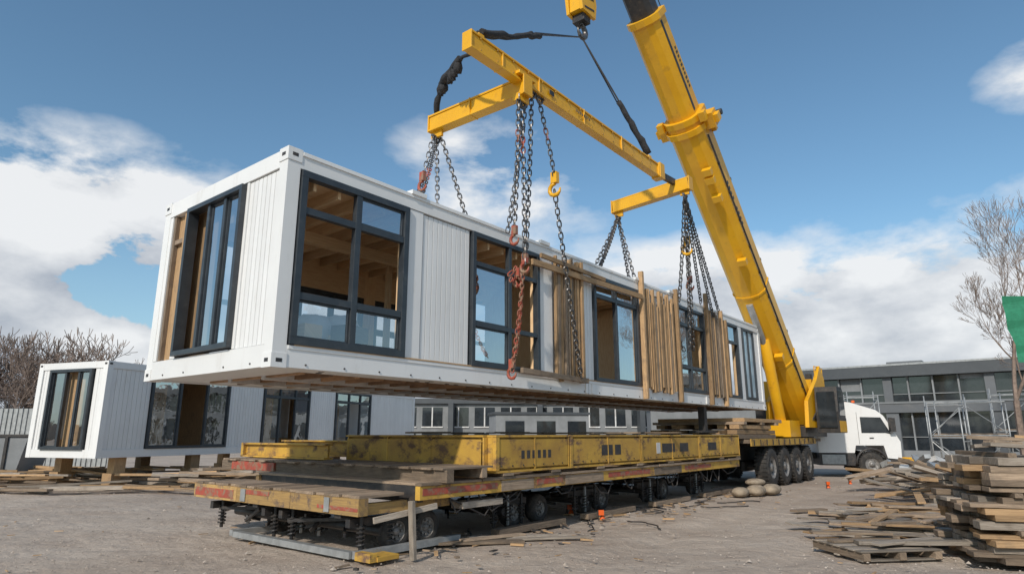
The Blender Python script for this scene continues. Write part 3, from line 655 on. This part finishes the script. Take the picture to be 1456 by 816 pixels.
tb.bx(.2,LR-.2,WR-.16,WR-.11,a0,a0+.3,0);tb.bx(.15,LR-.15,.1,WR-.1,a1-.03,a1,0)
for u in(1.6,3.3,5.4,7.3,9,12.3,14): tb.bx(u,u+.08,1.2,2.9,a0,a1-.04,0 if u in(3.3,9) else 1)
tb.bx(.25,.32,1.1,1.9,a0,a1-.04,1)
for u in(1.0,4,8,12,16,19): 
    for v in(.3,2.7): tb.bx(u-.3,u+.3,v-.2,v+.2,.02,.5,1);tb.bx(u-.2,u+.2,v-.15,v+.15,.5,q0-.002,1)
sd.build('walls_and_frame',rm_,.006);fr.build('window_frames',rm_);gl.build('window_glass',rm_);tb.build('timber',rm_)
# ------------------------------------------------------------------ white truck
tk=empty('white_truck',(14.75,26.9,0),math.radians(-12))
b=Bd(WH,BLK,GLD,LAMP,YC,GAL,ORG)
prof=[(-2.0,.95),(-.62,.95),(-.55,1.25),(.5,1.25),(.6,.75),(1.12,.7),(1.15,1.4),(1.0,1.7),(.62,2.45),(.35,2.68),(-.6,3.0),(-1.6,3.1),(-2.0,3.05)]
b.prism(prof,(0,0,0),(1,0,0),(0,0,1),(0,1,0),2.45,0)
b.prism([(-.28,1.75),(.62,1.75),(.84,1.7),(.5,2.38),(-.28,2.4)],(0,-.012,0),(1,0,0),(0,0,1),(0,1,0),.01,2)
b.prism([(-1.3,1.9),(-.8,1.9),(-.8,2.35),(-1.3,2.35)],(0,-.012,0),(1,0,0),(0,0,1),(0,1,0),.01,2)
b.beam((-.4,-.006,1.3),(-.4,-.006,2.6),.01,.02,1);b.beam((.0,-.02,1.55),(.16,-.02,1.55),.02,.04,1)
b.quad([(1.02,.15,1.72),(1.02,2.3,1.72),(.66,2.25,2.44),(.66,.2,2.44)],2)
b.bx(1.13,1.17,.3,2.15,.85,1.45,1)
for z in(.95,1.1,1.25,1.4): b.bx(1.16,1.19,.35,2.1,z,z+.04,5)
b.bx(.62,1.38,-.03,2.48,.32,.7,1);b.bx(1.385,1.4,.05,.45,.45,.62,3);b.bx(1.385,1.4,2.0,2.4,.45,.62,3)
b.bx(1.0,1.32,-.045,.02,.5,.68,3)
b.bx(1.4,1.75,.1,.9,.5,.7,4);b.bx(1.4,1.9,1.2,1.7,.65,.75,4)
b.bx(.75,.95,-.28,-.06,1.8,2.35,1);b.beam((.8,0,2.35),(.85,-.2,2.35),.04,.04,1)
b.bx(-2.0,-.65,-.02,2.47,.45,.93,1);b.bx(-1.9,-1.0,-.04,-.021,.5,.88,5)
b.bx(-2.5,-2.0,.6,1.85,.7,.95,1);b.bx(-.6,-.9,-.025,-.001,.5,.9,1)
b.tube([(-.3,.6,3.0),(-.3,.6,3.1)],.07,8,6);b.tube([(-.3,1.8,3.0),(-.3,1.8,3.1)],.07,8,6)
b.build('cab',tk,.03)
b=Bd(RUB,HUB);wheel(b,(0,.16,.5),(0,1,0),.5,.3);wheel(b,(0,2.3,.5),(0,1,0),.5,.3)
b.build('wheels',tk)
b=Bd(BLK)
pts=[(math.cos(a)*.6,-.01,.5+math.sin(a)*.62) for a in[math.pi*k/12 for k in range(13)]]; b.tube(pts,.05,6);b.build('wheel_arch',tk)
# ------------------------------------------------------------------ background buildings
ob=empty('grey_office_building',(21,45,0),math.atan2(-7.2,8.7))
b=Bd(CONC,DKC,GLD,CONL,GAL)
LB=44
b.bx(-1,LB,.4,14,0,6.0,0);b.bx(-1.2,LB+.2,-.3,14.2,5.35,6.15,1);b.bx(-1.1,LB+.1,-.15,.39,3.05,3.75,0);b.bx(-1,LB,.0,.39,0,.7,3)
b.bx(-1.1,LB+.1,-.2,-.151,3.62,3.74,3);b.bx(-1.2,LB+.2,-.33,-.301,6.05,6.17,4)
b.bx(-1,LB,.3,.399,3.76,5.34,2);b.bx(-1,LB,.3,.399,.71,3.04,2)
u=-1
k=0
while u<LB:
    b.bx(u,u+.09,.12,.299,3.76,5.34,3);b.bx(u,u+.09,.12,.299,.71,3.04,3)
    if k%4==0: b.bx(u,u+.7,-.05,.299,.0,3.04,0);b.bx(u,u+.5,.02,.299,3.76,5.34,0)
    if R()<.35: b.bx(u+.14,u+1.34,.25,.295,5.3-U(.2,1.2),5.33,3)
    b.bx(u+.09,u+1.36,.2,.299,4.2,4.25,3);b.bx(u+.09,u+1.36,.2,.299,1.5,1.55,3);u+=1.36;k+=1
for u in(4,19,27): b.bx(u,u+2.2,5,7,6.15,6.8,0)
b.build('building_shell',ob)
lb=empty('low_site_building',(-14,52,0),0)
b=Bd(CONL,DKC,GLD,WHD)
b.bx(0,36,0,10,0,4.1,0);b.bx(-.2,36.2,-.3,10.2,4.1,4.5,1)
u=.5
while u<35:
    b.bx(u,u+1.6,-.05,.0,2.3,3.8,2);b.bx(u,u+1.6,-.05,0,.5,1.8,2);b.bx(u-.06,u+1.66,-.1,-.051,2.2,2.3,3);b.bx(u+.75,u+.85,-.09,-.051,2.3,3.8,3);u+=2.1
for u in(3,9,16,24,30): b.bx(u,u+.4,-1.5,-.1,0,4.1,1)
b.build('building_shell',lb)
for cx,cy,cr_,cl,ch in((-1,40,.2,6,2.9),(9,42,-.1,7,3.3)):
    wb=empty('site_cabin',(cx,cy,0),cr_)
    b=Bd(CONL,GLD,DKC);b.bx(0,cl,0,2.5,.3,ch,0);b.bx(-.1,cl+.1,-.1,2.6,ch,ch+.15,2)
    for u in(.6,2.6,4.6): b.bx(u,u+1.2,-.03,-.002,1.3,2.5,1);b.bx(u-.05,u+1.25,-.05,-.031,1.2,1.29,2)
    b.build('cabin_shell',wb)
fe=empty('corrugated_fence',(-32,31,0),0);b=Bd(GAL,BLK)
x=0
while x<13: b.bx(x,x+.12,0,.06,.1,2.9,0);b.bx(x+.12,x+.24,.05,.1,.1,2.9,0);x+=.24
for k in range(6): b.bx(k*2.5,k*2.5+.1,.12,.22,0,3.1,1)
b.build('panels',fe)
bn=empty('waste_skip',(-18.6,22.8,0),.2);b=Bd(CONL,BLK)
b.prism([(-1.2,0),(1.2,0),(1.5,1.5),(-1.5,1.5)],(0,0,.1),(1,0,0),(0,0,1),(0,1,0),1.8,0);b.bx(-1.55,1.55,-.05,1.85,1.6,1.7,1)
for k in(-1,-.4,.2,.8): b.bx(k,k+.1,-.06,0,.2,1.6,1)
b.build('skip_body',bn,.01)
def scaffold(x,y,rz,nx=3,nz=2,w=1.8,h=2.0):
    e=empty('scaffold_tower',(x,y,0),rz);b=Bd(GAL,TIW)
    for i in range(nx+1):
        for v in(0,.9):
            b.tube([(i*w,v,0),(i*w,v,nz*h+.6*R())],.03,6)
        for k in range(1,nz+1): b.tube([(i*w,0,k*h),(i*w,.9,k*h)],.025,5)
    for k in range(0,nz+1):
        for v in(0,.9): b.tube([(0,v,k*h+.15),(nx*w,v,k*h+.15)],.025,5)
        if k==1: b.bx(0,nx*w,.1,.8,k*h+.19,k*h+.23,1)
    for i in range(nx):
        for k in range(nz): b.tube([(i*w,0,k*h+.2),((i+1)*w,0,(k+1)*h)] if (i+k)%2 else [((i+1)*w,0,k*h+.2),(i*w,0,(k+1)*h)],.02,5)
    b.build('tubes',e)
scaffold(19.6,30.5,-.5,2,2,1.5,1.5);scaffold(23,31.0,-.7,2,2,1.6,1.7);scaffold(17.2,33,-.3,1,2,1.4,1.7);scaffold(18.4,28.6,-.9,1,2,1.2,1.4)
# ------------------------------------------------------------------ bare trees
def tree(b,h,depth=6,r0=.16,twig=.006,sides=5,ang=.5,up=.10,side_p=.8,ratio=(.68,.82),l0=.26,m=0):
    def rec(p,d,l,r,k):
        n=3; pts=[p];rs=[r]; dd=d.copy()
        for i in range(n):
            dd=(dd+Vector((U(-1,1),U(-1,1),U(-1,1)))*.10+Vector((0,0,up))).normalized(); p=p+dd*l/n; pts.append(p); rs.append(max(twig,r*(1-.35*(i+1)/n)))
            if 0<k<depth and i<n-1 and R()<side_p: child(p,dd,l*U(.45,.7),rs[-1]*.5,k-1,ang*1.3)
        b.tube(pts,rs,sides if r>.03 else 3,m,caps=False)
        if k<=0: return
        child(p,dd,l*U(*ratio),rs[-1]*.8,k-1,ang*.45);child(p,dd,l*U(*ratio),rs[-1]*.65,k-1,ang)
        if R()<.35: child(p,dd,l*U(.6,.75),rs[-1]*.55,k-1,ang*1.2)
    def child(p,dd,l,r,k,an):
        ax=Vector((U(-1,1),U(-1,1),U(-1,1))).cross(dd)
        if ax.length<1e-3: ax=Vector((1,0,0))
        nd=Matrix.Rotation(an*U(.7,1.3),3,ax.normalized())@dd; rec(p,nd,l,r,k)
    rec(Vector((0,0,-.1)),Vector((U(-.05,.05),U(-.05,.05),1)).normalized(),h*l0,r0,depth)
def mk_tree(x,y,h,depth,**kw):
    e=empty('bare_tree',(x,y,0)); b=Bd(BARK); tree(b,h,depth=depth,**kw); b.build('trunk_and_branches',e)
random.seed(21);mk_tree(19.5,24.9,14.0,7,r0=.17,twig=.006,ang=.46,l0=.22,up=.11,side_p=.6)
random.seed(5);mk_tree(23.6,28.5,12.5,6,r0=.17,twig=.008,ang=.45,side_p=.6)
random.seed(9)
tl=empty('distant_tree_line',(0,0,0))
protos=[]
for k in range(5):
    b=Bd(BARK2);tree(b,10,depth=5,r0=.16,twig=.022,sides=3,ang=.55,l0=.27,side_p=.95); protos.append(b)
big=Bd(BARK2)
def put(x,y,s,k):
    src=protos[k%5]; off=len(big.v); M=Matrix.Rotation(U(0,6.28),3,'Z')
    for v in src.v: big.v.append(M@v*s+Vector((x,y,-.2)))
    big.f+=[[i+off for i in f] for f in src.f]; big.mi+=src.mi;big.uv+=src.uv;big.va+=src.va;big.sm+=src.sm
for k in range(36): put(U(-66,-38),U(54,72),U(.8,1.5),k)
for k in range(9): put(U(-38,-24),U(60,76),U(.6,1.05),k)
for k in range(8): put(U(-20,50),U(84,95),U(.8,1.0),k)
put(44,76,1.0,2);put(46.5,78,.95,1)
for k in range(12): a=U(-1.25,1.25); put(math.sin(a)*U(26,34),-math.cos(a)*U(22,34),U(.7,1.1),k)
big.build('trees',tl)
bh=empty('distant_hills',(0,0,0));b=Bd(BARK2)
pts=[(math.sin(a)*170,math.cos(a)*170) for a in[i*math.pi/60 for i in range(-60,61)]]
hh=[2.5+1.6*math.sin(i*.37)+1.2*math.sin(i*.9+2) for i in range(121)]
for i in range(120): b.quad([(*pts[i],-1),(*pts[i+1],-1),(*pts[i+1],hh[i+1]+1.5),(*pts[i],hh[i]+1.5)])
b.build('hill_ridge',bh)
gb=empty('green_panel',(12.25,15.0,0));b=Bd(GRN,GAL)  # unidentified green shape, built as a panel on an assumed mast
b.tube([(.75,0,0),(.62,0,5.1)],.045,8,1)
for i in range(8):
    z=3.35+i*.2; b.quad([(-.28-.02*i+.03*math.sin(i),.03*math.sin(i*2),z),(.66,0,z),(.66,0,z+.2),(-.28-.02*(i+1)+.03*math.sin(i+1),.03*math.sin(i*2+2),z+.2)])
b.build('panel_and_mast',gb)
# ------------------------------------------------------------------ ground
def axis():
    xs=[];x=-14.
    while x<26: xs.append(x); x+=.2
    s=.4; x=xs[-1]
    while x<1500: s*=1.25; x+=s; xs.append(x)
    s=.4;x=-14.;l=[]
    while x>-1500: s*=1.25;x-=s;l.append(x)
    return l[::-1]+xs
from mathutils import noise
xs=axis();ysx=axis(); vs=[];fs=[]
for y in ysx:
    for x in xs:
        z=0
        if abs(x)<60 and abs(y)<60:
            z=noise.fractal(Vector((x*.5,y*.5,0)),1,2,4)*.03-.015
            vv=-(x-OX)*.778+(y-OY)*.628
            q=.25*math.sin(y*.3)
            for c0 in(-2.4,-4.4): z-=.035*math.exp(-((vv-c0+q)/.28)**2)-.02*math.exp(-((vv-c0+q-.48)/.18)**2)
            rr=math.hypot(x-9,y+6)
            for c0 in(13.6,15.5): z-=.035*math.exp(-((rr-c0)/.26)**2)-.02*math.exp(-((rr-c0-.45)/.18)**2)
        vs.append((x,y,z-.005))
n=len(xs)
for j in range(len(ysx)-1):
    for i in range(n-1): fs.append((j*n+i,j*n+i+1,(j+1)*n+i+1,(j+1)*n+i))
me=bpy.data.meshes.new('ground');me.from_pydata(vs,[],fs);me.polygons.foreach_set('use_smooth',[True]*len(fs))
g=bpy.data.objects.new('ground',me);sc.collection.objects.link(g)
m=bpy.data.materials.new('dirt_ground');m.use_nodes=True;nt=m.node_tree;Nn=nt.nodes;L=nt.links;bs=Nn['Principled BSDF']
tc=Nn.new('ShaderNodeTexCoord')
def nzn(scale,detail,st=(1,1,1),rot=0,dist=0,ro=.65):
    mp=Nn.new('ShaderNodeMapping');mp.inputs['Scale'].default_value=st;mp.inputs['Rotation'].default_value=(0,0,rot);L.new(tc.outputs['Object'],mp.inputs[0])
    z=Nn.new('ShaderNodeTexNoise');z.inputs['Scale'].default_value=scale;z.inputs['Detail'].default_value=detail;z.inputs['Roughness'].default_value=ro;z.inputs['Distortion'].default_value=dist;L.new(mp.outputs[0],z.inputs[0]);return z.outputs['Fac']
def mrn(x,a,b_,c=0,d=1):
    r=Nn.new('ShaderNodeMapRange');L.new(x,r.inputs[0]);r.inputs[1].default_value=a;r.inputs[2].default_value=b_;r.inputs[3].default_value=c;r.inputs[4].default_value=d;return r.outputs[0]
def mixc(f,a,b_):
    x=Nn.new('ShaderNodeMix');x.data_type='RGBA';L.new(f,x.inputs[0])
    for k,vv in((6,a),(7,b_)):
        if isinstance(vv,tuple): x.inputs[k].default_value=(*vv,1)
        else: L.new(vv,x.inputs[k])
    return x.outputs[2]
def math_(op,a,b_=None):
    x=Nn.new('ShaderNodeMath');x.operation=op
    for i,vv in enumerate((a,b_)):
        if vv is None: continue
        if isinstance(vv,(int,float)): x.inputs[i].default_value=vv
        else: L.new(vv,x.inputs[i])
    return x.outputs[0]
big_=nzn(.13,6);fine=nzn(22,5,ro=.8)
c=mixc(mrn(nzn(.5,8,ro=.75),.36,.64),(.37,.295,.235),(.50,.42,.345))
c=mixc(mrn(big_,.48,.66,0,.7),c,(.27,.205,.16))
c=mixc(mrn(nzn(.5,5,(.3,1.5,1),-RZ,.5),.52,.7,0,.5),c,(.55,.47,.39))
c=mixc(mrn(nzn(9,6,ro=.8),.5,.75,0,.6),c,(.55,.48,.40))
c=mixc(mrn(fine,.56,.76,0,.6),c,(.21,.16,.125))
L.new(c,bs.inputs['Base Color'])
L.new(mrn(big_,.5,.7,.95,.65),bs.inputs['Roughness'])
ad=math_('ADD',nzn(14,8,ro=.75),mrn(nzn(2.2,6,ro=.6),.3,.7,0,1.6))
bp=Nn.new('ShaderNodeBump');bp.inputs['Strength'].default_value=.75;bp.inputs['Distance'].default_value=.04;L.new(ad,bp.inputs['Height']);L.new(bp.outputs[0],bs.inputs['Normal'])
me.materials.append(m)
random.seed(3)
STN=mat('stone',(.45,.39,.33),(.27,.22,.18),scale=3,rough=.9,var=.45)
b=Bd(STN,TIM)
for k in range(6500):
    y=6.2+R()**1.6*22; x=y*U(-.85,.85); s=U(.006,.022)*(1 if R()<.96 else 2.2); bi=len(b.v); va=R()
    if R()<.02: b.box((x,y,.008),(U(.04,.18),U(.012,.03),.01),Matrix.Rotation(U(0,3),3,'Z'),1); continue
    for p in((1,0,0),(-1,0,0),(0,1,0),(0,-1,0),(0,0,.8),(0,0,-.5)): b.v.append(Vector((x+p[0]*s*U(.7,1.2),y+p[1]*s*U(.7,1.2),p[2]*s*U(.7,1.1))))
    for f in((0,2,4),(2,1,4),(1,3,4),(3,0,4)): b.face([bi+i for i in f],0,[(0,0)]*3,va)
e=empty('gravel');b.build('stones',e)
# ------------------------------------------------------------------ world
w=bpy.data.worlds.new('World');sc.world=w;w.use_nodes=True;nt=w.node_tree;Nn=nt.nodes;L=nt.links
for x in list(Nn): Nn.remove(x)
SE=math.radians(34);SA=math.radians(204)
sky=Nn.new('ShaderNodeTexSky');sky.sky_type='NISHITA';sky.sun_disc=False;sky.sun_elevation=SE;sky.sun_rotation=SA;sky.air_density=1.0;sky.dust_density=.7;sky.ozone_density=1.6
bg=Nn.new('ShaderNodeBackground');bg.inputs['Strength'].default_value=.12;wo=Nn.new('ShaderNodeOutputWorld');L.new(bg.outputs[0],wo.inputs[0])
tc=Nn.new('ShaderNodeTexCoord')
tint=Nn.new('ShaderNodeVectorMath');tint.operation='MULTIPLY';tint.inputs[1].default_value=(.92,1.14,1.14);L.new(sky.outputs[0],tint.inputs[0])
vn=Nn.new('ShaderNodeVectorMath');vn.operation='NORMALIZE';L.new(tc.outputs['Generated'],vn.inputs[0])
vs_=Nn.new('ShaderNodeVectorMath');vs_.operation='MULTIPLY';vs_.inputs[1].default_value=(1,1,2.0);L.new(vn.outputs[0],vs_.inputs[0])
def spot(d,r,wt):
    dv=Nn.new('ShaderNodeVectorMath');dv.operation='DISTANCE';L.new(vs_.outputs[0],dv.inputs[0]);l=math.sqrt(sum(q*q for q in d));dv.inputs[1].default_value=(d[0]/l,d[1]/l,2*d[2]/l)
    return mrn(dv.outputs['Value'],r,0,0,wt)
def nzw(scale,detail,rough=.55,off=(0,0,0),dist=.3):
    z=Nn.new('ShaderNodeTexNoise');z.inputs['Scale'].default_value=scale;z.inputs['Detail'].default_value=detail;z.inputs['Roughness'].default_value=rough;z.inputs['Distortion'].default_value=dist
    a=Nn.new('ShaderNodeVectorMath');a.operation='ADD';a.inputs[1].default_value=off;L.new(vs_.outputs[0],a.inputs[0]);L.new(a.outputs[0],z.inputs[0]);return z.outputs['Fac']
sx=Nn.new('ShaderNodeSeparateXYZ');L.new(vn.outputs[0],sx.inputs[0])
S=None
for d,r,wt in(((-.571,.791,.20),.44,1.7),((-.66,.75,.13),.5,1.7),((-.45,.88,.17),.3,.8),((.50,.85,.12),.46,1.0),((.62,.77,.10),.36,.9),((.27,.93,.20),.25,.7),((-.05,.91,.41),.20,.62),((.03,.93,.33),.2,.45),((.64,.65,.41),.115,.9),((.66,.70,.27),.12,.5),((.1,.99,.08),.45,.7),((-.3,.95,.10),.4,.7)):
    s_=spot(d,r,wt); S=s_ if S is None else math_('ADD',S,s_)
S=math_('ADD',S,mrn(sx.outputs[1],.1,-.6,0,.35))
nA=nzw(4.2,8,.58,(0,0,0),.1)
S=math_('MULTIPLY',S,mrn(nA,.34,.66,.0,1.6))
cm=mrn(S,.14,.52)
nB=nzw(4.2,7,.55,(0,0,.16),.1)
dens=math_('SUBTRACT',nA,nB)
sh_=math_('ADD',math_('MULTIPLY',dens,1.6),math_('MULTIPLY',sx.outputs[2],2.2))
shade=mrn(sh_,.05,.62)
c=mixc(shade,(3.3,3.65,4.25),(7.3,7.4,7.5))
hz=mixc(mrn(sx.outputs[2],.30,-.02,0,.5),tint.outputs[0],(3.6,4.6,5.4))
fin=mixc(math_('MULTIPLY',cm,.95),hz,c)
L.new(fin,bg.inputs[0])
sl=bpy.data.lights.new('sun','SUN');sl.energy=3.2;sl.angle=math.radians(2);sl.color=(1,.92,.82)
so=bpy.data.objects.new('sun',sl);sc.collection.objects.link(so)
dv=Vector((math.sin(SA)*math.cos(SE),math.cos(SA)*math.cos(SE),math.sin(SE)));so.rotation_euler=dv.to_track_quat('Z','Y').to_euler();so.location=dv*50
cd=bpy.data.cameras.new('camera');cd.lens=22.3;cd.sensor_width=36;cd.clip_end=4000
co=bpy.data.objects.new('camera',cd);co.location=(0,0,1.7);co.rotation_euler=(math.radians(90+13.05),0,0);sc.collection.objects.link(co);sc.camera=co
